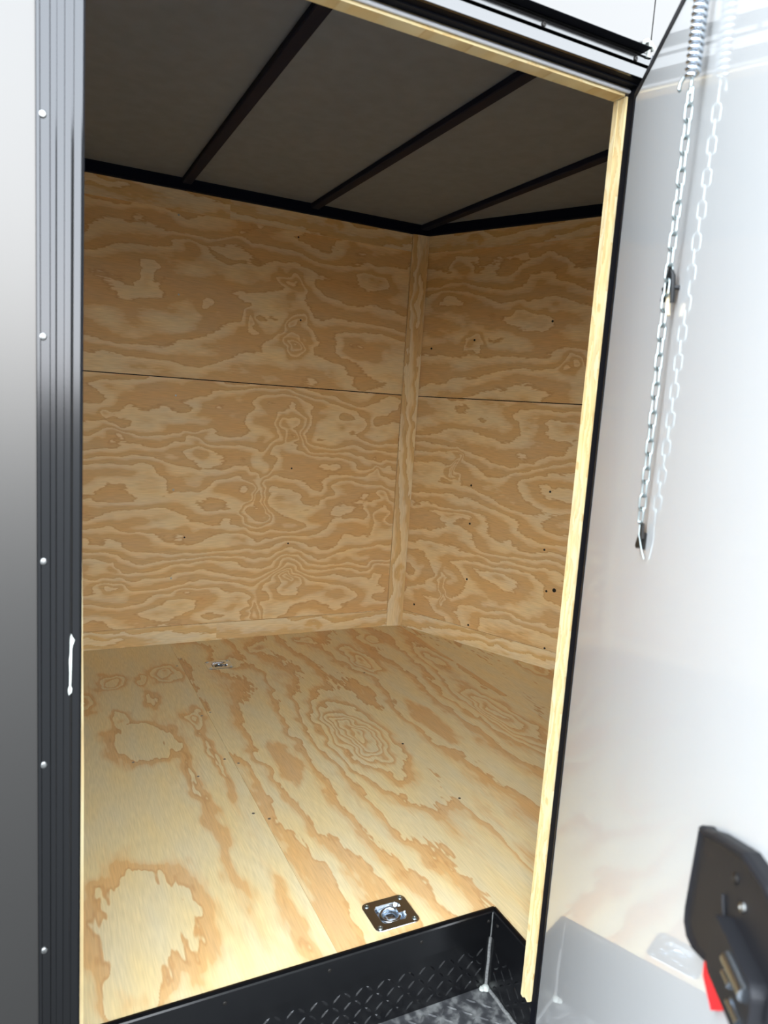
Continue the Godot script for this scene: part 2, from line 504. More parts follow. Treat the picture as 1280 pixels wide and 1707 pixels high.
func build_floor() -> void:
	var f := group3("floor")
	structure(f, "pine plywood trailer floor of wide sheets running across", "floor")
	var sz := 2.062           # back edge of the step well
	var xr := -0.781
	var X := Vector3.RIGHT
	var Z := Vector3.BACK
	var Y := Vector3.UP
	var g := 0.0003
	# sheets lie with their grain across the trailer: uv.x follows z, uv.y follows x, so points are given as (z, x)
	var left := PackedVector2Array([Vector2(0, -2.396 + g), Vector2(NEAR, -2.396 + g), Vector2(NEAR, OL), Vector2(sz, OL), Vector2(sz, -1.177 - g), Vector2(0, -1.177 - g)])
	var a := sheet(f, M.floor_left, left, Vector3.ZERO, Z, X, Y, 0.018, Vector2(0, -2.396), Vector2(1.0 / 2.2, 1.0 / 1.219))
	# middle sheet in two outlines joined at the ring openings
	var st := mb()
	var mid := PackedVector2Array([Vector2(0, -1.177 + g), Vector2(0.7, -1.177 + g), Vector2(0.7, 0.02 - g), Vector2(0, 0.02 - g)])
	prism(st, hole(mid, Vector2(0.338, -1.024), 0.040), Vector3(0, -0.018, 0), Z, X, Y, 0.018, Vector2(0, -1.177), Vector2(1.0 / 2.2, 1.0 / 1.2))
	var mid2 := PackedVector2Array([Vector2(0.7, -1.177 + g), Vector2(sz, -1.177 + g), Vector2(sz, xr), Vector2(NEAR, xr), Vector2(NEAR, 0.02 - g), Vector2(0.7, 0.02 - g)])
	prism(st, hole(mid2, Vector2(1.989, -1.0185), 0.040), Vector3(0, -0.018, 0), Z, X, Y, 0.018, Vector2(0, -1.177), Vector2(1.0 / 2.2, 1.0 / 1.2))
	var b := commit(st, "plywood_sheet", M.floor_mid, f)
	var tip := NOSE_X + 1.1 / tan(NOSE_A)
	sheet(f, M.floor_left, PackedVector2Array([Vector2(0.0, 0.02 + g), Vector2(NEAR, 0.02 + g), Vector2(NEAR, 0.04), Vector2(1.1, tip), Vector2(0.0, 0.04)]), Vector3.ZERO, Z, X, Y, 0.018, Vector2(0.2, -0.45), Vector2(1.0 / 2.2, 1.0 / 1.219))
	sheet(f, M.floor_mid, PackedVector2Array([Vector2(0, -3.4), Vector2(NEAR, -3.4), Vector2(NEAR, -2.396 - g), Vector2(0, -2.396 - g)]), Vector3.ZERO, Z, X, Y, 0.018, Vector2(0, -3.4), Vector2(1.0 / 2.2, 1.0 / 1.9))
	var under := mb()
	prism(under, PackedVector2Array([Vector2(-0.04, -3.4), Vector2(sz, -3.4), Vector2(sz, 0.04), Vector2(1.1, tip), Vector2(-0.04, 0.04)]), Vector3(0, -0.05, 0), Z, X, Y, 0.028)
	commit(under, "subfloor", M.black_paint, f)
	var s := screw_mesh(0.0042, 0.0008)
	for p in [[-1.199, 1.49], [-1.165, 1.53], [-1.20, 1.16], [-1.165, 1.20], [-1.20, 0.82], [-1.165, 0.80], [-1.195, 0.3], [-1.165, 0.22], [-1.30, 1.24], [-1.47, 1.09]]:
		put(s, "screw", M.screw, a if p[0] < -1.177 else b, facing(Vector3(p[0], 0, p[1]), Y))
	for p in [[-0.60, 1.25], [-0.60, 1.62], [-0.45, 0.6], [-0.20, 1.75], [-0.05, 1.95], [-0.03, 1.6]]:
		put(s, "screw", M.dark_screw, b, facing(Vector3(p[0], 0, p[1]), Y))

func build_back_wall() -> void:
	var w := group3("wall_back")
	structure(w, "long plywood side wall across from the doorway, sheets stacked with a dark seam", "wall")
	var X := Vector3.RIGHT
	var Y := Vector3.UP
	var Z := Vector3.BACK
	var a := sheet(w, M.far_low, rect(-2.44, 0.0, 0.0, 1.2168), Vector3.ZERO, X, Y, Z, 0.01, Vector2(-2.44, 1.2175), Vector2(1.0 / 2.44, -1.0 / 1.2175))
	var b := sheet(w, M.far_up, rect(-2.44, 1.2212, 0.0, 2.0105), Vector3(0, 0, 0.0), X, Y, Z, 0.01, Vector2(-2.44, 2.0105), Vector2(1.0 / 2.44, -1.0 / 0.79))
	sheet(w, M.far_low, rect(-3.4, 0.0, -2.442, 1.2175), Vector3.ZERO, X, Y, Z, 0.01, Vector2(-4.88, 1.2175), Vector2(1.0 / 2.44, -1.0 / 1.2175))
	sheet(w, M.far_up, rect(-3.4, 1.2205, -2.442, 2.0105), Vector3.ZERO, X, Y, Z, 0.01, Vector2(-4.88, 2.0105), Vector2(1.0 / 2.44, -1.0 / 0.79))
	var bk := mb()
	box(bk, Vector3(-3.45, -0.06, -0.06), Vector3(0.05, CEIL + 0.01, -0.014))
	commit(bk, "wall_backing", M.black_paint, w)
	var s := screw_mesh(0.0042, 0.0012)
	for p in [[-1.18, 1.905], [-1.172, 1.576], [-1.174, 1.142], [-1.175, 0.72], [-1.176, 0.31]]:
		put(s, "screw", M.zinc_bright, b if p[1] > 1.22 else a, facing(Vector3(p[0], p[1], 0), Z))
	for p in [[-0.64, 1.90], [-0.61, 1.53], [-0.62, 0.83], [-0.62, 0.46], [-1.12, 0.50], [-0.03, 1.1]]:
		put(s, "screw", M.dark_screw, b if p[1] > 1.22 else a, facing(Vector3(p[0], p[1], 0), Z))
	# boards along the foot and the head of the wall
	var bb := mb()
	prism(bb, rect(-3.4, 0.0, -0.046, 0.084), Vector3(0, 0, 0.0005), X, Y, Z, 0.009, Vector2(-3.4, 0.1), Vector2(0.41, -5))
	structure(commit(bb, "baseboard_back", M.board, self), "pine board along the foot of the long plywood wall", "baseboard")
	var tb := mb()
	prism(tb, rect(-3.4, 1.924, -0.02, 2.012), Vector3(0, 0, 0.0003), X, Y, Z, 0.006, Vector2(-3.4, 2.05), Vector2(0.41, -5))
	structure(commit(tb, "trim_1", M.board, self), "thin plywood strip along the top of the long wall", "trim")

func build_nose_wall() -> void:
	var w := group3("wall_nose")
	structure(w, "angled plywood nose wall of two stacked sheets", "wall")
	var T := nose_dir()
	var Y := Vector3.UP
	var N := Vector3(-sin(NOSE_A), 0, cos(NOSE_A))
	var O := Vector3(NOSE_X, 0, 0)
	var len := 1.1 / sin(NOSE_A)
	var a := sheet(w, M.nose_low, rect(0, 0, len, 1.2168), O, T, Y, N, 0.01, Vector2(0, 1.2175), Vector2(1.0 / 1.2, -1.0 / 1.2175))
	var b := sheet(w, M.nose_up, rect(0, 1.2212, len, 2.0105), O, T, Y, N, 0.01, Vector2(0, 2.0105), Vector2(1.0 / 1.2, -1.0 / 0.79))
	var T2 := Vector3(-T.x, 0, T.z)
	var O2 := O + T * len
	var N2 := Vector3(-N.x, 0, N.z) * -1.0
	N2 = Vector3(-sin(NOSE_A), 0, -cos(NOSE_A))
	sheet(w, M.nose_low, rect(0, 0, len, 1.2175), O2, T2, Y, N2, 0.01, Vector2(0, 1.2175), Vector2(1.0 / 1.2, -1.0 / 1.2175))
	sheet(w, M.nose_up, rect(0, 1.2205, len, 2.0105), O2, T2, Y, N2, 0.01, Vector2(0, 2.0105), Vector2(1.0 / 1.2, -1.0 / 0.79))
	var bk := mb()
	prism(bk, rect(-0.05, -0.06, len + 0.03, CEIL + 0.01), O - N * 0.06, T, Y, N, 0.046)
	prism(bk, rect(-0.03, -0.06, len + 0.05, CEIL + 0.01), O2 - N2 * 0.06, T2, Y, N2, 0.046)
	commit(bk, "wall_backing", M.black_paint, w)
	var s := screw_mesh(0.0055, 0.0012)
	var big := screw_mesh(0.0095, 0.0016)
	var at := func(u: float, y: float) -> Vector3: return O + T * u + Vector3(0, y, 0)
	for p in [[0.33, 1.50], [0.73, 1.58], [0.08, 1.46], [0.74, 1.96], [0.38, 0.80], [0.80, 0.82], [0.39, 0.61], [0.80, 0.55], [0.40, 0.33], [0.83, 0.36], [0.43, 0.10], [0.85, 0.09], [0.09, 0.13]]:
		put(s, "screw", M.dark_screw, b if p[1] > 1.22 else a, facing(at.call(p[0], p[1]), N))
	put(big, "screw_plug", M.dark_screw, a, facing(at.call(0.868, 0.372), N))
	var bb := mb()
	prism(bb, rect(0.012, 0.0, len, 0.086), O + N * 0.0005, T, Y, N, 0.009, Vector2(-0.7, 0.12), Vector2(0.41, -5))
	structure(commit(bb, "baseboard_nose", M.board, self), "pine board along the foot of the angled nose wall", "baseboard")
	var tb := mb()
	prism(tb, rect(0.012, 1.925, len, 2.012), O + N * 0.0003, T, Y, N, 0.006, Vector2(-0.2, 2.03), Vector2(0.41, -5))
	structure(commit(tb, "trim_2", M.board, self), "thin plywood strip along the top of the angled nose wall", "trim")
	# flat board over the corner between the two walls
	var cb := mb()
	var p0 := Vector3(-0.052, 0, 0.002)
	var p1 := O + T * 0.016 + N * 0.002
	var ax := (p1 - p0).normalized()
	var cn := ax.cross(Vector3.UP) * -1.0
	if cn.z < 0.0:
		cn = -cn
	var wd := p0.distance_to(p1)
	prism(cb, rect(0, 0.001, 2.008, wd), p0, Vector3.UP, ax, cn, 0.012, Vector2(-0.2, -0.01), Vector2(0.41, 5))
	structure(commit(cb, "trim_3", M.board, self), "upright pine board covering the corner of both plywood walls", "trim")

func build_ceiling() -> void:
	var c := group3("ceiling")
	structure(c, "dark grey trailer ceiling with black roof bows", "ceiling")
	var tip := NOSE_X + 1.1 / tan(NOSE_A)
	var st := mb()
	prism(st, PackedVector2Array([Vector2(-3.4, -0.01), Vector2(NOSE_X, -0.01), Vector2(tip + 0.02, 1.1), Vector2(NOSE_X, NEAR + 0.02), Vector2(-3.4, NEAR + 0.02)]), Vector3(0, CEIL - 0.02, 0), Vector3.RIGHT, Vector3.BACK, Vector3.UP, 0.02)
	commit(st, "ceiling_panel", M.ceiling, c)
	var y := CEIL - 0.02
	for k in 6:
		var x := -1.175 + 0.578 * (k - 4) + 1.156
		var b := mb()
		bar(b, Vector3(x, y - 0.022, 0.02), Vector3.RIGHT, Vector3.UP, Vector3.BACK, 0.04, 0.022, NEAR - 0.04, 0.003)
		commit(b, "roof_bow", M.bow, c)
	var T := nose_dir()
	var N := Vector3(-sin(NOSE_A), 0, cos(NOSE_A))
	var r := mb()
	bar(r, Vector3(-3.4, 2.006, 0.0), Vector3.BACK, Vector3.UP, Vector3.RIGHT, 0.028, 0.05, 3.45, 0.003)
	commit(r, "top_rail", M.rail, c)
	var r2 := mb()
	bar(r2, Vector3(NOSE_X, 2.006, 0) - T * 0.02, N, Vector3.UP, T, 0.028, 0.05, 1.23, 0.003)
	commit(r2, "top_rail", M.rail, c)
	var r3 := mb()
	bar(r3, Vector3(-3.4, 2.006, NEAR - 0.028), Vector3.BACK, Vector3.UP, Vector3.RIGHT, 0.028, 0.05, 3.45, 0.003)
	commit(r3, "top_rail", M.rail, c)

# section of an aluminium door trim: distance from the opening, height off the wall
func trim_profile(kind: int) -> PackedVector2Array:
	if kind == 0:
		return PackedVector2Array([Vector2(0, -0.002), Vector2(0.053, -0.002), Vector2(0.053, 0.003), Vector2(0.052, 0.0042), Vector2(0.0485, 0.0042), Vector2(0.0475, 0.0015), Vector2(0.0375, 0.0015), Vector2(0.0365, 0.0035), Vector2(0.0345, 0.0042), Vector2(0.031, 0.0042), Vector2(0.0298, 0.0034), Vector2(0.0292, 0.0016), Vector2(0.0212, 0.0016), Vector2(0.0205, 0.0038), Vector2(0.018, 0.0056), Vector2(0.0135, 0.0056), Vector2(0.011, 0.004), Vector2(0.010, 0.003), Vector2(0.002, 0.003), Vector2(0.0004, 0.0022)])
	return PackedVector2Array([Vector2(0, -0.002), Vector2(0.040, -0.002), Vector2(0.040, 0.0055), Vector2(0.0385, 0.0062), Vector2(0.0355, 0.0062), Vector2(0.035, 0.0028), Vector2(0.0328, 0.0028), Vector2(0.0322, 0.0040), Vector2(0.0235, 0.0040), Vector2(0.0228, 0.0), Vector2(0.0160, 0.0), Vector2(0.0152, 0.0046), Vector2(0.0006, 0.0046), Vector2(0, 0.004)])

func build_doorway() -> void:
	var X := Vector3.RIGHT
	var Y := Vector3.UP
	var Z := Vector3.BACK
	var w := group3("wall_front")
	structure(w, "outer trailer wall around the doorway with riveted metal skin", "wall")
	var top := 1.739
	var low := -0.3
	# framing inside the wall
	var fr := mb()
	prism(fr, PackedVector2Array([Vector2(-3.45, low), Vector2(OL - 0.004, low), Vector2(OL - 0.004, top + 0.004), Vector2(OR + 0.004, top + 0.004), Vector2(OR + 0.004, low), Vector2(NOSE_X, low), Vector2(NOSE_X, CEIL + 0.01), Vector2(-3.45, CEIL + 0.01)]), Vector3(0, 0, NEAR + 0.03), X, Y, Z, SKIN - NEAR - 0.033)
	commit(fr, "wall_backing", M.black_paint, w)
	# plywood lining seen from inside
	var lin := mb()
	prism(lin, PackedVector2Array([Vector2(-3.4, 0), Vector2(OL - 0.03, 0), Vector2(OL - 0.03, 1.757), Vector2(OR + 0.03, 1.757), Vector2(OR + 0.03, 0), Vector2(NOSE_X, 0), Vector2(NOSE_X, 2.01), Vector2(-3.4, 2.01)]), Vector3(0, 0, NEAR + 0.002), X, Y, Z, 0.01, Vector2(-3.4, 2.01), Vector2(0.41, -0.8))
	commit(lin, "plywood_lining", M.far_low, w)
	# metal skin sheets, joint above the hinge corner
	var seam := -0.788
	var s1 := mb()
	prism(s1, PackedVector2Array([Vector2(-3.0, low), Vector2(OL - 0.02, low), Vector2(OL - 0.02, top + 0.02), Vector2(seam - 0.0012, top + 0.02), Vector2(seam - 0.0012, CEIL + 0.02), Vector2(-3.0, CEIL + 0.02)]), Vector3(0, 0, SKIN - 0.003), X, Y, Z, 0.003)
	commit(s1, "skin_sheet", M.skin, w)
	var s2 := mb()
	prism(s2, PackedVector2Array([Vector2(seam + 0.012, low), Vector2(NOSE_X + 0.04, low), Vector2(NOSE_X + 0.04, CEIL + 0.02), Vector2(seam + 0.0012, CEIL + 0.02), Vector2(seam + 0.0012, top + 0.02), Vector2(seam + 0.012, top + 0.02)]), Vector3(0, 0, SKIN - 0.003), X, Y, Z, 0.003)
	commit(s2, "skin_sheet", M.skin, w)
	var s3 := mb()
	prism(s3, rect(-3.45, low, -3.002, CEIL + 0.02), Vector3(0, 0, SKIN - 0.003), X, Y, Z, 0.003)
	commit(s3, "skin_sheet", M.skin, w)

	# black aluminium door frame: trims on the face, reveals into the opening
	var f := group3("trim_4")
	structure(f, "black ribbed aluminium door frame screwed around the opening", "door frame")
	var tl := mb()
	prism(tl, trim_profile(0), Vector3(OL - 0.002, low, SKIN), -X, Z, Y, top + 0.042 - low)
	commit(tl, "side_trim", M.trim_black, f)
	var tr := mb()
	prism(tr, trim_profile(0), Vector3(OR + 0.002, low, SKIN), X, Z, Y, top + 0.042 - low)
	commit(tr, "side_trim", M.trim_black, f)
	var th := mb()
	prism(th, trim_profile(1), Vector3(OL - 0.002, top, SKIN), Y, Z, X, OR - OL + 0.004)
	commit(th, "head_trim", M.head_black, f)
	var dc := mb()
	prism(dc, PackedVector2Array([Vector2(0, 0), Vector2(0.0235, 0.0), Vector2(0.0245, 0.0008), Vector2(0.023, 0.002), Vector2(0.003, 0.006), Vector2(0.0, 0.012)]), Vector3(OL - 0.05, top + 0.0402, SKIN), Z, Y, X, OR - OL + 0.034)
	commit(dc, "drip_cap", M.black_paint, f)
	var rv := mb()
	box(rv, Vector3(OL - 0.003, low, NEAR + 0.031), Vector3(OL, top, SKIN - 0.001))
	commit(rv, "side_reveal", M.black_paint, f)
	var rr := mb()
	box(rr, Vector3(OR, low, NEAR + 0.031), Vector3(OR + 0.003, top, SKIN - 0.001))
	commit(rr, "side_reveal", M.black_paint, f)
	var rt := mb()
	box(rt, Vector3(OL, top, NEAR + 0.034), Vector3(OR, top + 0.003, SKIN - 0.001))
	box(rt, Vector3(OL, top - 0.003, NEAR + 0.052), Vector3(OR, top, NEAR + 0.0545))
	commit(rt, "head_reveal", M.black_paint, f)
	var gs := mb()
	tube(gs, PackedVector3Array([Vector3(OL, 1.7345, NEAR + 0.0325), Vector3(OR, 1.7345, NEAR + 0.0325)]), 0.0035, 8)
	commit(gs, "seal_strip", M.grey_seal, f)
	var rm := screw_mesh(0.0050, 0.0032)
	for y in [-0.23, 0.065, 0.347, 0.63, 0.916, 1.206, 1.469, 1.70]:
		put(rm, "screw", M.screw, f, facing(Vector3(-1.7415, y, SKIN + 0.0014), Z))
		put(rm, "screw", M.screw, f, facing(Vector3(OR + 0.046, y, SKIN + 0.0014), Z))
	var hm := screw_mesh(0.0045, 0.0028)
	for x in [-1.56, -1.29, -1.02, -0.822]:
		put(hm, "screw", M.dark_screw, f, facing(Vector3(x, top + 0.027, SKIN + 0.0038), Z))
	# smear of sealant where the frame was knocked, and the daub at the hinge corner
	var rng := RandomNumberGenerator.new()
	rng.seed = 4
	var sm := PackedVector2Array([Vector2(0.0, 0.0), Vector2(0.0035, 0.003), Vector2(0.0045, 0.009), Vector2(0.003, 0.013), Vector2(0.0035, 0.03), Vector2(0.004, 0.05), Vector2(0.0042, 0.066), Vector2(0.0055, 0.072), Vector2(0.0075, 0.078), Vector2(0.005, 0.082), Vector2(0.003, 0.087), Vector2(0.0015, 0.082), Vector2(0.0013, 0.06), Vector2(0.0003, 0.05), Vector2(0.0008, 0.03), Vector2(0.0006, 0.014), Vector2(-0.001, 0.008)])
	var sp := mb()
	prism(sp, sm, Vector3(-1.7105, 0.7285, SKIN + 0.0046), X, Y, Z, 0.0013)
	commit(sp, "sealant_smear", M.white_seal, f)
	var db := mb()
	tube(db, PackedVector3Array([Vector3(-0.812, 1.793, SKIN + 0.017), Vector3(-0.806, 1.793, SKIN + 0.013), Vector3(-0.800, 1.789, SKIN + 0.008), Vector3(-0.797, 1.783, SKIN + 0.006), Vector3(-0.797, 1.774, SKIN + 0.005)]), 0.0034, 8)
	tube(db, PackedVector3Array([Vector3(-0.808, 1.796, SKIN + 0.006), Vector3(-0.795, 1.798, SKIN + 0.004), Vector3(-0.783, 1.790, SKIN + 0.004)]), 0.0045, 8)
	commit(db, "sealant_daub", M.white_seal, f)

	# raw plywood edges lining the opening
	var wr := mb()
	prism(wr, PackedVector2Array([Vector2(-0.105, 0.0), Vector2(-0.108, 0.012), Vector2(-0.100, 0.03), Vector2(1.727, 0.03), Vector2(1.727, 0.0)]), Vector3(OR - 0.005, 0, NEAR), Y, Z, X, 0.035, Vector2.ZERO, Vector2(1, 17))
	var er := group3("trim_5")
	structure(er, "raw plywood edge strip on the hinge side of the opening", "trim")
	var e1 := mb()
	prism(e1, PackedVector2Array([Vector2(-0.105, 0.0), Vector2(-0.108, 0.006), Vector2(-0.104, 0.012), Vector2(1.727, 0.012), Vector2(1.727, 0.0)]), Vector3(OR + 0.03, 0, NEAR), Y, Z, -X, 0.0352, Vector2.ZERO, Vector2(1, 17))
	commit(e1, "plywood_edge", M.ply_edge, er)
	var e2 := mb()
	prism(e2, PackedVector2Array([Vector2(-0.103, 0.0), Vector2(-0.108, 0.009), Vector2(-0.10, 0.0175), Vector2(1.727, 0.0175), Vector2(1.727, 0.0)]), Vector3(OR + 0.03, 0, NEAR + 0.0125), Y, Z, -X, 0.034, Vector2(0.3, 0), Vector2(1, 17))
	commit(e2, "plywood_edge", M.ply_edge, er)
	var el := mb()
	prism(el, PackedVector2Array([Vector2(-0.03, -0.1), Vector2(0.0085, -0.1), Vector2(0.0065, 0.6), Vector2(0.002, 0.95), Vector2(-0.004, 1.3), Vector2(-0.004, 1.727), Vector2(-0.03, 1.727)]), Vector3(OL, 0, NEAR), X, Y, Z, 0.03, Vector2.ZERO, Vector2(0.2, 1))
	structure(commit(el, "trim_6", M.ply_edge, self), "raw plywood edge strip beside the ribbed frame post", "trim")
	var eh := mb()
	prism(eh, rect(OL, 1.727, OR - 0.0055, 1.757), Vector3(0, 0, NEAR), X, Y, Z, 0.028, Vector2.ZERO, Vector2(1, 17))
	structure(commit(eh, "trim_7", M.ply_edge, self), "raw plywood edge strip across the head of the opening", "trim")

# raised lozenges of tread plate on the plane o + a*ax + b*ay, pattern alternating by 90 degrees
func tread_marks(o: Vector3, ax: Vector3, ay: Vector3, nn: Vector3, wd: float, hg: float) -> SurfaceTool:
	var st := mb()
	var pitch := 0.0262
	var nx := int(wd / pitch)
	var ny := int(hg / pitch)
	for j in ny + 1:
		for i in nx + 1:
			var c := Vector2((i + 0.5) * pitch, (j + 0.5) * pitch)
			if c.x > wd - 0.008 or c.y > hg - 0.008:
				continue
			var t := PI / 4 if (i + j) % 2 == 0 else -PI / 4
			var d := Vector2(cos(t), sin(t))
			var e := Vector2(-d.y, d.x)
			var l := 0.0125
			var hw := 0.0032
			var tip := [c - d * l, c + d * l]
			var mid := [c - d * l * 0.45 + e * hw, c + d * l * 0.45 + e * hw, c + d * l * 0.45 - e * hw, c - d * l * 0.45 - e * hw]
			var P := func(q: Vector2, z: float) -> Vector3: return o + ax * q.x + ay * q.y + nn * z
			var r0: Vector3 = P.call(c - d * l * 0.6, 0.0017)
			var r1: Vector3 = P.call(c + d * l * 0.6, 0.0017)
			var t0: Vector3 = P.call(tip[0], 0.0)
			var t1: Vector3 = P.call(tip[1], 0.0)
			var m0: Vector3 = P.call(mid[0], 0.0)
			var m1: Vector3 = P.call(mid[1], 0.0)
			var m2: Vector3 = P.call(mid[2], 0.0)
			var m3: Vector3 = P.call(mid[3], 0.0)
			for f in [[m0, m1, r1], [m0, r1, r0], [m3, m2, r1], [m3, r1, r0], [t0, m0, r0], [t0, m3, r0], [t1, m1, r1], [t1, m2, r1]]:
				var n: Vector3 = (f[1] - f[0]).cross(f[2] - f[0]).normalized()
				if n.dot(nn) < 0:
					n = -n
				tri(st, f[0], f[1], f[2], n)
	return st

func build_step() -> void:
	var X := Vector3.RIGHT
	var Y := Vector3.UP
	var Z := Vector3.BACK
	var s := group3("step_well", Transform3D(Basis.IDENTITY, Vector3(-1.24, -0.21, 2.16)))
	tag(s, "black diamond plate step well sunk into the plywood floor under the doorway", "step")
	var o := -s.position
	var zb := 2.062
	var xr := -0.781
	var dep := -0.21
	var zo := SKIN + 0.02
	var an := mb()
	# angle iron round the edge of the floor: thin lip on top and a face hanging down
	prism(an, PackedVector2Array([Vector2(-0.004, 0.0), Vector2(-0.004, 0.0025), Vector2(0.0005, 0.003), Vector2(0.0075, 0.0015), Vector2(0.009, -0.002), Vector2(0.009, -0.064), Vector2(0.0, -0.067), Vector2(0.0, 0.0)]), o + Vector3(OL, 0, zb), Z, Y, X, xr - OL)
	commit(an, "edge_angle", M.plate, s)
	var ar := mb()
	prism(ar, PackedVector2Array([Vector2(0.004, 0.0), Vector2(0.004, 0.0025), Vector2(-0.0005, 0.003), Vector2(-0.0075, 0.0015), Vector2(-0.009, -0.002), Vector2(-0.009, -0.064), Vector2(0.0, -0.067), Vector2(0.0, 0.0)]), o + Vector3(xr, 0, zb), X, Y, Z, NEAR - zb)
	commit(ar, "edge_angle", M.plate, s)
	var ri := mb()
	box(ri, o + Vector3(OL, dep, zb - 0.012), o + Vector3(xr + 0.003, -0.02, zb - 0.006))
	var riser := commit(ri, "riser_plate", M.plate, s)
	var rm := commit(tread_marks(o + Vector3(xr - 0.012, dep + 0.006, zb - 0.006), -X, Y, Z, xr - OL - 0.02, 0.118), "tread_pattern", M.plate, riser)
	rm.set_meta("kind", "stuff")
	var sr := mb()
	box(sr, o + Vector3(xr + 0.003, dep, zb - 0.012), o + Vector3(xr + 0.009, -0.02, NEAR + 0.028))
	var side := commit(sr, "side_plate", M.plate, s)
	var sm := commit(tread_marks(o + Vector3(xr + 0.003, dep + 0.006, zb + 0.012), Z, Y, -X, NEAR + 0.02 - zb, 0.118), "tread_pattern", M.plate, side)
	sm.set_meta("kind", "stuff")
	var sl := mb()
	box(sl, o + Vector3(OL - 0.009, dep, zb - 0.012), o + Vector3(OL - 0.003, -0.02, NEAR + 0.028))
	commit(sl, "side_plate", M.plate, s)
	var tr := mb()
	prism(tr, PackedVector2Array([Vector2(OL - 0.009, zb - 0.012), Vector2(xr + 0.009, zb - 0.012), Vector2(xr + 0.009, NEAR + 0.028), Vector2(OR - 0.001, NEAR + 0.028), Vector2(OR - 0.001, zo + 0.012), Vector2(OL + 0.001, zo + 0.012), Vector2(OL + 0.001, NEAR + 0.028), Vector2(OL - 0.009, NEAR + 0.028)]), o + Vector3(0, dep - 0.006, 0), X, Z, Y, 0.006)
	var tread := commit(tr, "tread_plate", M.tread, s)
	var tm := commit(tread_marks(o + Vector3(OL + 0.005, dep, zb + 0.006), X, Z, Y, OR - OL - 0.01, zo - zb - 0.01), "tread_pattern", M.tread, tread)
	tm.set_meta("kind", "stuff")
	# beads of grey sealant in the joints
	var rng := RandomNumberGenerator.new()
	rng.seed = 12
	var bead := func(a: Vector3, b: Vector3, r: float, n: int) -> void:
		var pts := PackedVector3Array()
		for k in n:
			pts.append(o + a.lerp(b, k / (n - 1.0)) + Vector3(rng.randf_range(-1, 1), rng.randf_range(-1, 1), rng.randf_range(-1, 1)) * r * 0.22)
		var st := mb()
		tube(st, pts, r, 8)
		commit(st, "sealant_bead", M.seal, s)
	bead.call(Vector3(xr + 0.001, -0.068, zb - 0.003), Vector3(xr + 0.001, dep + 0.002, zb - 0.004), 0.0042, 9)
	bead.call(Vector3(xr + 0.001, dep + 0.001, zb - 0.002), Vector3(xr + 0.001, dep + 0.001, NEAR + 0.024), 0.0048, 12)
	bead.call(Vector3(xr - 0.009, -0.002, zb + 0.009), Vector3(xr - 0.009, -0.062, zb + 0.009), 0.0016, 7)
	var bl := mb()
	lathe(bl, PackedVector2Array([Vector2(0.012, -0.004), Vector2(0.010, 0.003), Vector2(0.005, 0.007), Vector2(0.0001, 0.008)]), o + Vector3(xr - 0.003, dep + 0.001, zb + 0.001), Y, 9)
	lathe(bl, PackedVector2Array([Vector2(0.008, -0.003), Vector2(0.006, 0.004), Vector2(0.0001, 0.006)]), o + Vector3(xr - 0.013, dep + 0.001, zb + 0.000), Y, 8)
	commit(bl, "sealant_lump", M.white_seal, s)
	var sc := screw_mesh(0.0042, 0.002)
	for x in [-0.80, -0.98, -1.20, -1.42, -1.62]:
		put(sc, "screw", M.dark_screw, s, facing(o + Vector3(x, -0.022, zb + 0.009), Z))
	put(sc, "screw", M.dark_screw, s, facing(o + Vector3(xr - 0.009, -0.022, zb + 0.03), -X))

func door_frame() -> Transform3D:
	var t := Vector3(-0.5474, 0, 0.8369)
	var z := Vector3(-0.8369, 0, -0.5474)
	return Transform3D(Basis(t, Vector3.UP, z), Vector3(-0.8475, 0, 2.3096))

func build_door() -> void:
	var X := Vector3.RIGHT
	var Y := Vector3.UP
	var Z := Vector3.BACK
	var d := group3("door_1", door_frame())
	structure(d, "open white trailer door with a glossy inner face and black edge frame", "door")
	var w := 0.905
	var y0 := -0.205
	var y1 := 1.692
	var e := 0.011
	var p := mb()
	box(p, Vector3(e, y0 + e, -0.030), Vector3(w - e, y1 - e, 0.0))
	commit(p, "inner_panel", M.white, d)
	var sk := mb()
	box(sk, Vector3(0.001, y0 + 0.001, -0.036), Vector3(w - 0.001, y1 - 0.001, -0.0305))
	commit(sk, "outer_skin", M.skin, d)
	for q in [[0.0, y0, e - 0.0004, y1], [w - e + 0.0004, y0, w, y1], [e, y0, w - e, y0 + e - 0.0004], [e, y1 - e + 0.0004, w - e, y1]]:
		var b := mb()
		bar(b, Vector3(q[0], q[1], -0.030), X, Y, Z, q[2] - q[0], q[3] - q[1], 0.0312, 0.0012)
		commit(b, "edge_frame", M.black_paint, d)
	# hinges on the frame side
	for y in [0.05, 0.75, 1.50]:
		var h := mb()
		tube(h, PackedVector3Array([Vector3(0.002, y - 0.05, -0.041), Vector3(0.002, y + 0.05, -0.041)]), 0.0055, 10)
		box(h, Vector3(0.002, y - 0.045, -0.040), Vector3(0.07, y + 0.045, -0.0365))
		commit(h, "hinge", M.black_paint, d)
	build_lock(d)

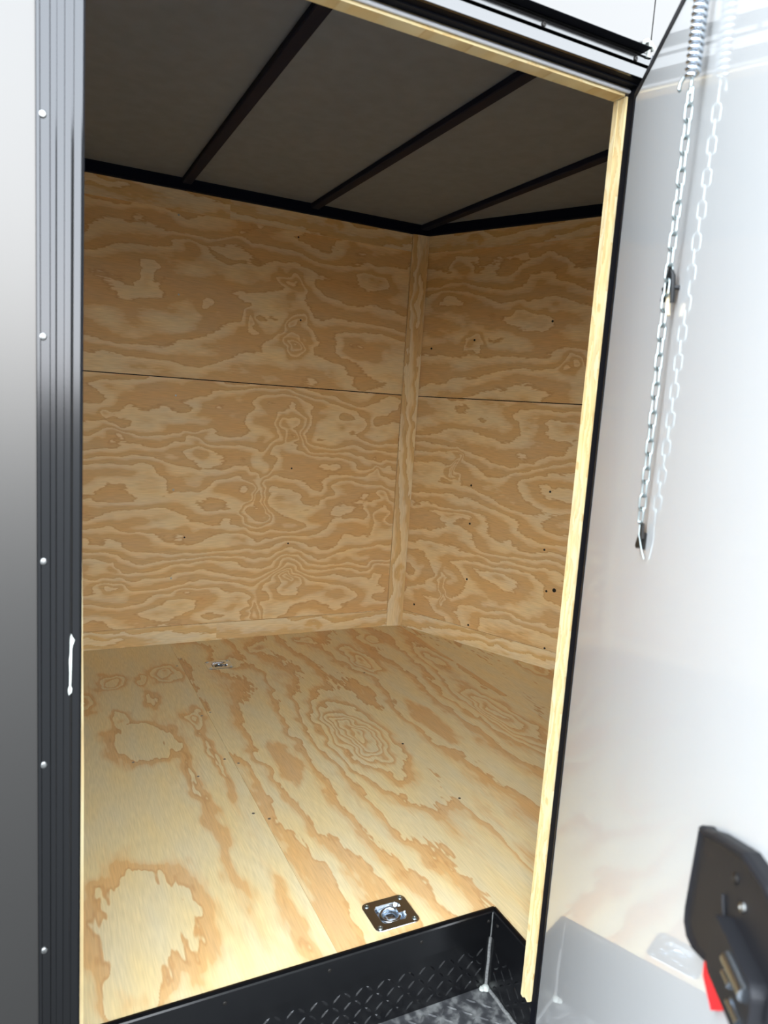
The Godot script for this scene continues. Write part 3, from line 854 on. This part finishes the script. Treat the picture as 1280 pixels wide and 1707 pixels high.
func build_lock(d: Node3D) -> void:
	var k := Node3D.new()
	k.name = "flush_lock"
	d.add_child(k)
	k.position = Vector3(0.82, 0.79, 0.0)
	k.set_meta("label", "black metal lock housing with a red tab")
	var X := Vector3.RIGHT
	var Y := Vector3.UP
	var Z := Vector3.BACK
	# stamped cover: outline measured on the door, lifted off the panel on its own walls
	var out := PackedVector2Array([Vector2(-0.075, 0.034), Vector2(-0.066, 0.036), Vector2(-0.045, 0.046), Vector2(0.01, 0.066), Vector2(0.05, 0.068), Vector2(0.082, 0.064), Vector2(0.082, -0.008), Vector2(0.055, -0.018), Vector2(0.0, -0.037), Vector2(-0.03, -0.053), Vector2(-0.055, -0.063), Vector2(-0.070, -0.064), Vector2(-0.080, -0.058), Vector2(-0.082, -0.046)])
	var rim := mb()
	var n := out.size()
	var c := Vector2(0.0, 0.0)
	# walls flare out to the panel, a rounded shoulder, then the flat face with a pressed dish
	var rows := [[1.0, 0.0], [1.0, 0.009], [0.975, 0.0125], [0.94, 0.0135], [0.90, 0.0115], [0.84, 0.0105]]
	for r in rows.size() - 1:
		for i in n:
			var a := out[i]
			var b := out[(i + 1) % n]
			var f0: float = rows[r][0]
			var f1: float = rows[r + 1][0]
			var z0: float = rows[r][1]
			var z1: float = rows[r + 1][1]
			quad(rim, Vector3(a.x * f0, a.y * f0, z0), Vector3(b.x * f0, b.y * f0, z0), Vector3(b.x * f1, b.y * f1, z1), Vector3(a.x * f1, a.y * f1, z1))
	var fl := PackedVector2Array()
	for q in out:
		fl.append(q * 0.845)
	prism(rim, fl, Vector3(0, 0, 0.0085), X, Y, Z, 0.002)
	commit(rim, "cover_plate", M.lock, k)
	# swelling over the bolt and the ridge pressed into the face
	var sw := mb()
	prism(sw, rrect(0.0, -0.034, 0.075, 0.012, 0.008), Vector3(0, 0, 0.010), X, Y, Z, 0.012)
	commit(sw, "bolt_case", M.lock, k)
	var rg := mb()
	var arc := PackedVector3Array()
	for i in 9:
		var a := deg_to_rad(200 + 9.0 * i)
		arc.append(Vector3(0.035 + 0.05 * cos(a), 0.034 + 0.05 * sin(a), 0.0115))
	tube(rg, arc, 0.0016, 6)
	commit(rg, "pressed_ridge", M.lock, k)
	var sc := screw_mesh(0.0042, 0.0022)
	put(sc, "screw", M.screw, k, facing(Vector3(0.020, 0.030, 0.0104), Z))
	put(sc, "screw", M.dark_screw, k, facing(Vector3(0.003, 0.040, 0.0104), Z))
	var bo := mb()
	tube(bo, PackedVector3Array([Vector3(0.036, 0.002, 0.022), Vector3(0.068, 0.002, 0.022)]), 0.0055, 12)
	tube(bo, PackedVector3Array([Vector3(0.034, -0.010, 0.022), Vector3(0.046, -0.010, 0.022)]), 0.003, 10)
	tube(bo, PackedVector3Array([Vector3(0.048, -0.020, 0.022), Vector3(0.066, -0.020, 0.022)]), 0.0035, 10)
	commit(bo, "latch_bolt", M.zinc, k)
	var rd := mb()
	prism(rd, PackedVector2Array([Vector2(-0.046, -0.052), Vector2(-0.044, -0.076), Vector2(-0.020, -0.086), Vector2(0.006, -0.062), Vector2(0.008, -0.030), Vector2(-0.030, -0.035)]), Vector3(0, 0, 0.001), X, Y, Z, 0.004)
	commit(rd, "red_tab", M.red, k)

func build_chain() -> void:
	var c := group3("door_chain", door_frame() * Transform3D(Basis.IDENTITY, Vector3(0.42, 1.0, 0)))
	tag(c, "zinc chain with a coil spring hanging against the white door", "chain")
	var Y := Vector3.UP
	var Z := Vector3.BACK
	# one oval link
	var st := mb()
	var pts := PackedVector3Array()
	for k in 8:
		var a := PI * k / 7.0
		pts.append(Vector3(0.0042 * cos(a), 0.0058 + 0.0042 * sin(a), 0))
	for k in 8:
		var a := PI + PI * k / 7.0
		pts.append(Vector3(0.0042 * cos(a), -0.0058 + 0.0042 * sin(a), 0))
	tube(st, pts, 0.0013, 8, true)
	var link := st.commit()
	var y0 := 0.035
	var y1 := 0.508
	var n := 29
	for k in n:
		var f := k / (n - 1.0)
		var y := lerpf(y0, y1, f)
		var s := lerpf(-0.006, 0.018, f) + 0.003 * sin(f * 9.0)
		var off := lerpf(0.0085, 0.0150, f)
		put(link, "link", M.zinc_bright, c, Transform3D(Basis(Y, 0.35 + (PI / 2 if k % 2 else 0.0)), Vector3(s, y, off)))
	# coil spring above the links
	var sp := mb()
	var hp := PackedVector3Array()
	var turns := 18
	for k in turns * 14 + 1:
		var a := TAU * k / 14.0
		hp.append(Vector3(0.019 + 0.0066 * cos(a), 0.528 + 0.0070 * k / 14.0, 0.015 + 0.0066 * sin(a)))
	tube(sp, hp, 0.0022, 7)
	commit(sp, "coil_spring", M.zinc, c)
	var hk := mb()
	tube(hk, PackedVector3Array([Vector3(0.0185, 0.511, 0.015), Vector3(0.0185, 0.530, 0.015)]), 0.0018, 7)
	tube(hk, PackedVector3Array([Vector3(0.012, 0.533, 0.0205), Vector3(0.008, 0.527, 0.024), Vector3(0.007, 0.520, 0.025), Vector3(0.0095, 0.5175, 0.0245)]), 0.0020, 7)
	commit(hk, "spring_hook", M.zinc_bright, c)
	var tp := mb()
	tube(tp, PackedVector3Array([Vector3(0.019, 0.652, 0.015), Vector3(0.020, 0.664, 0.014), Vector3(0.020, 0.672, 0.008), Vector3(0.020, 0.672, 0.0)]), 0.002, 7)
	commit(tp, "top_eye", M.zinc, c)
	# black clip with a pale peg half way down, black bracket at the foot
	var cl := mb()
	tube(cl, PackedVector3Array([Vector3(-0.009, 0.292, 0.012), Vector3(-0.004, 0.302, 0.011), Vector3(0.004, 0.330, 0.010), Vector3(0.010, 0.318, 0.008), Vector3(0.012, 0.302, 0.007), Vector3(0.011, 0.288, 0.006)]), 0.0030, 8)
	tube(cl, PackedVector3Array([Vector3(-0.010, 0.306, 0.012), Vector3(0.0, 0.307, 0.010), Vector3(0.012, 0.305, 0.006), Vector3(0.012, 0.305, 0.0)]), 0.0028, 8)
	commit(cl, "rubber_clip", M.rubber, c)
	var pg := mb()
	tube(pg, PackedVector3Array([Vector3(0.003, 0.304, 0.008), Vector3(0.003, 0.295, 0.0085), Vector3(0.003, 0.280, 0.008), Vector3(0.004, 0.274, 0.0075)]), 0.0030, 8)
	commit(pg, "pale_peg", M.tag, c)
	var bk := mb()
	prism(bk, PackedVector2Array([Vector2(-0.004, 0.022), Vector2(0.004, 0.022), Vector2(0.010, 0.004), Vector2(0.004, -0.008), Vector2(-0.012, -0.012), Vector2(-0.020, -0.010), Vector2(-0.010, 0.006)]), Vector3(-0.006, 0.004, 0.004), Vector3.RIGHT, Y, Z, 0.003)
	box(bk, Vector3(-0.012, -0.006, 0.0), Vector3(0.0, 0.014, 0.004))
	commit(bk, "end_bracket", M.dark_screw, c)
	var wi := mb()
	tube(wi, PackedVector3Array([Vector3(-0.008, 0.028, 0.008), Vector3(-0.003, 0.012, 0.009), Vector3(0.004, -0.004, 0.006), Vector3(0.010, -0.016, 0.003)]), 0.0008, 6)
	commit(wi, "wire_tie", M.zinc_bright, c)

func build_tie_downs() -> void:
	for q in [[Vector3(-1.0185, 0.0, 1.989), 0.0, "square zinc recessed tie-down ring beside the black step well"], [Vector3(-1.024, 0.0, 0.338), 0.0, "square zinc recessed tie-down ring near the long plywood wall"]]:
		var r := group3("tie_down_ring", Transform3D(Basis.IDENTITY, q[0]))
		tag(r, q[2], "tie-down", "recessed tie-down rings in the floor")
		var hx := 0.0555
		var hz := 0.0485
		var outl := rrect(-hx, -hz, hx, hz, 0.015, 5)
		var n := outl.size()
		var st := mb()
		# rows: outer edge, flat rim, rounded lip, dish
		var rows := [[0, 1.0, 0.0], [0, 1.0, 0.0018], [0, 0.975, 0.0027], [1, 0.0385, 0.0027], [1, 0.0370, 0.0020], [1, 0.0340, -0.0030], [1, 0.0300, -0.0095], [1, 0.0245, -0.0120], [1, 0.0165, -0.0122], [1, 0.0145, -0.0105], [1, 0.0120, -0.0092], [1, 0.0085, -0.0100], [1, 0.004, -0.0104], [1, 0.0001, -0.0105]]
		var P := func(row: Array, i: int) -> Vector3:
			var o2 := outl[i % n]
			if row[0] == 0:
				return Vector3(o2.x * row[1], row[2], o2.y * row[1])
			var dd := o2.normalized() * float(row[1])
			return Vector3(dd.x, row[2], dd.y)
		st.set_smooth_group(0)
		for k in rows.size() - 1:
			for i in n:
				var a: Vector3 = P.call(rows[k], i)
				var b: Vector3 = P.call(rows[k], i + 1)
				var c: Vector3 = P.call(rows[k + 1], i + 1)
				var d: Vector3 = P.call(rows[k + 1], i)
				var nn := (b - a).cross(c - a)
				if nn.length_squared() < 1e-18:
					nn = (c - a).cross(d - a)
				nn = nn.normalized()
				if k > 1 and nn.y < 0 or k <= 1 and nn.dot(a) < 0:
					nn = -nn
				tri(st, a, b, c, nn)
				tri(st, a, c, d, nn)
		commit(st, "pan", M.zinc, r)
		var ring := PackedVector3Array()
		for i in 28:
			var a := TAU * i / 28
			ring.append(Vector3(0.0225 * cos(a), -0.0050 + 0.0015 * cos(a), 0.0225 * sin(a)))
		var rs := mb()
		tube(rs, ring, 0.0042, 10, true)
		commit(rs, "ring", M.zinc, r)
		var br := mb()
		bar(br, Vector3(0.018, -0.004, -0.009), Vector3.RIGHT, Vector3.UP, Vector3.BACK, 0.017, 0.008, 0.018, 0.002)
		commit(br, "ring_bracket", M.zinc, r)
		var sm := screw_mesh(0.0062, 0.0022)
		for c in [[-1, -1], [1, -1], [1, 1], [-1, 1]]:
			put(sm, "screw", M.zinc_bright, r, facing(Vector3(c[0] * 0.0435, 0.0026, c[1] * 0.0365), Vector3.UP))
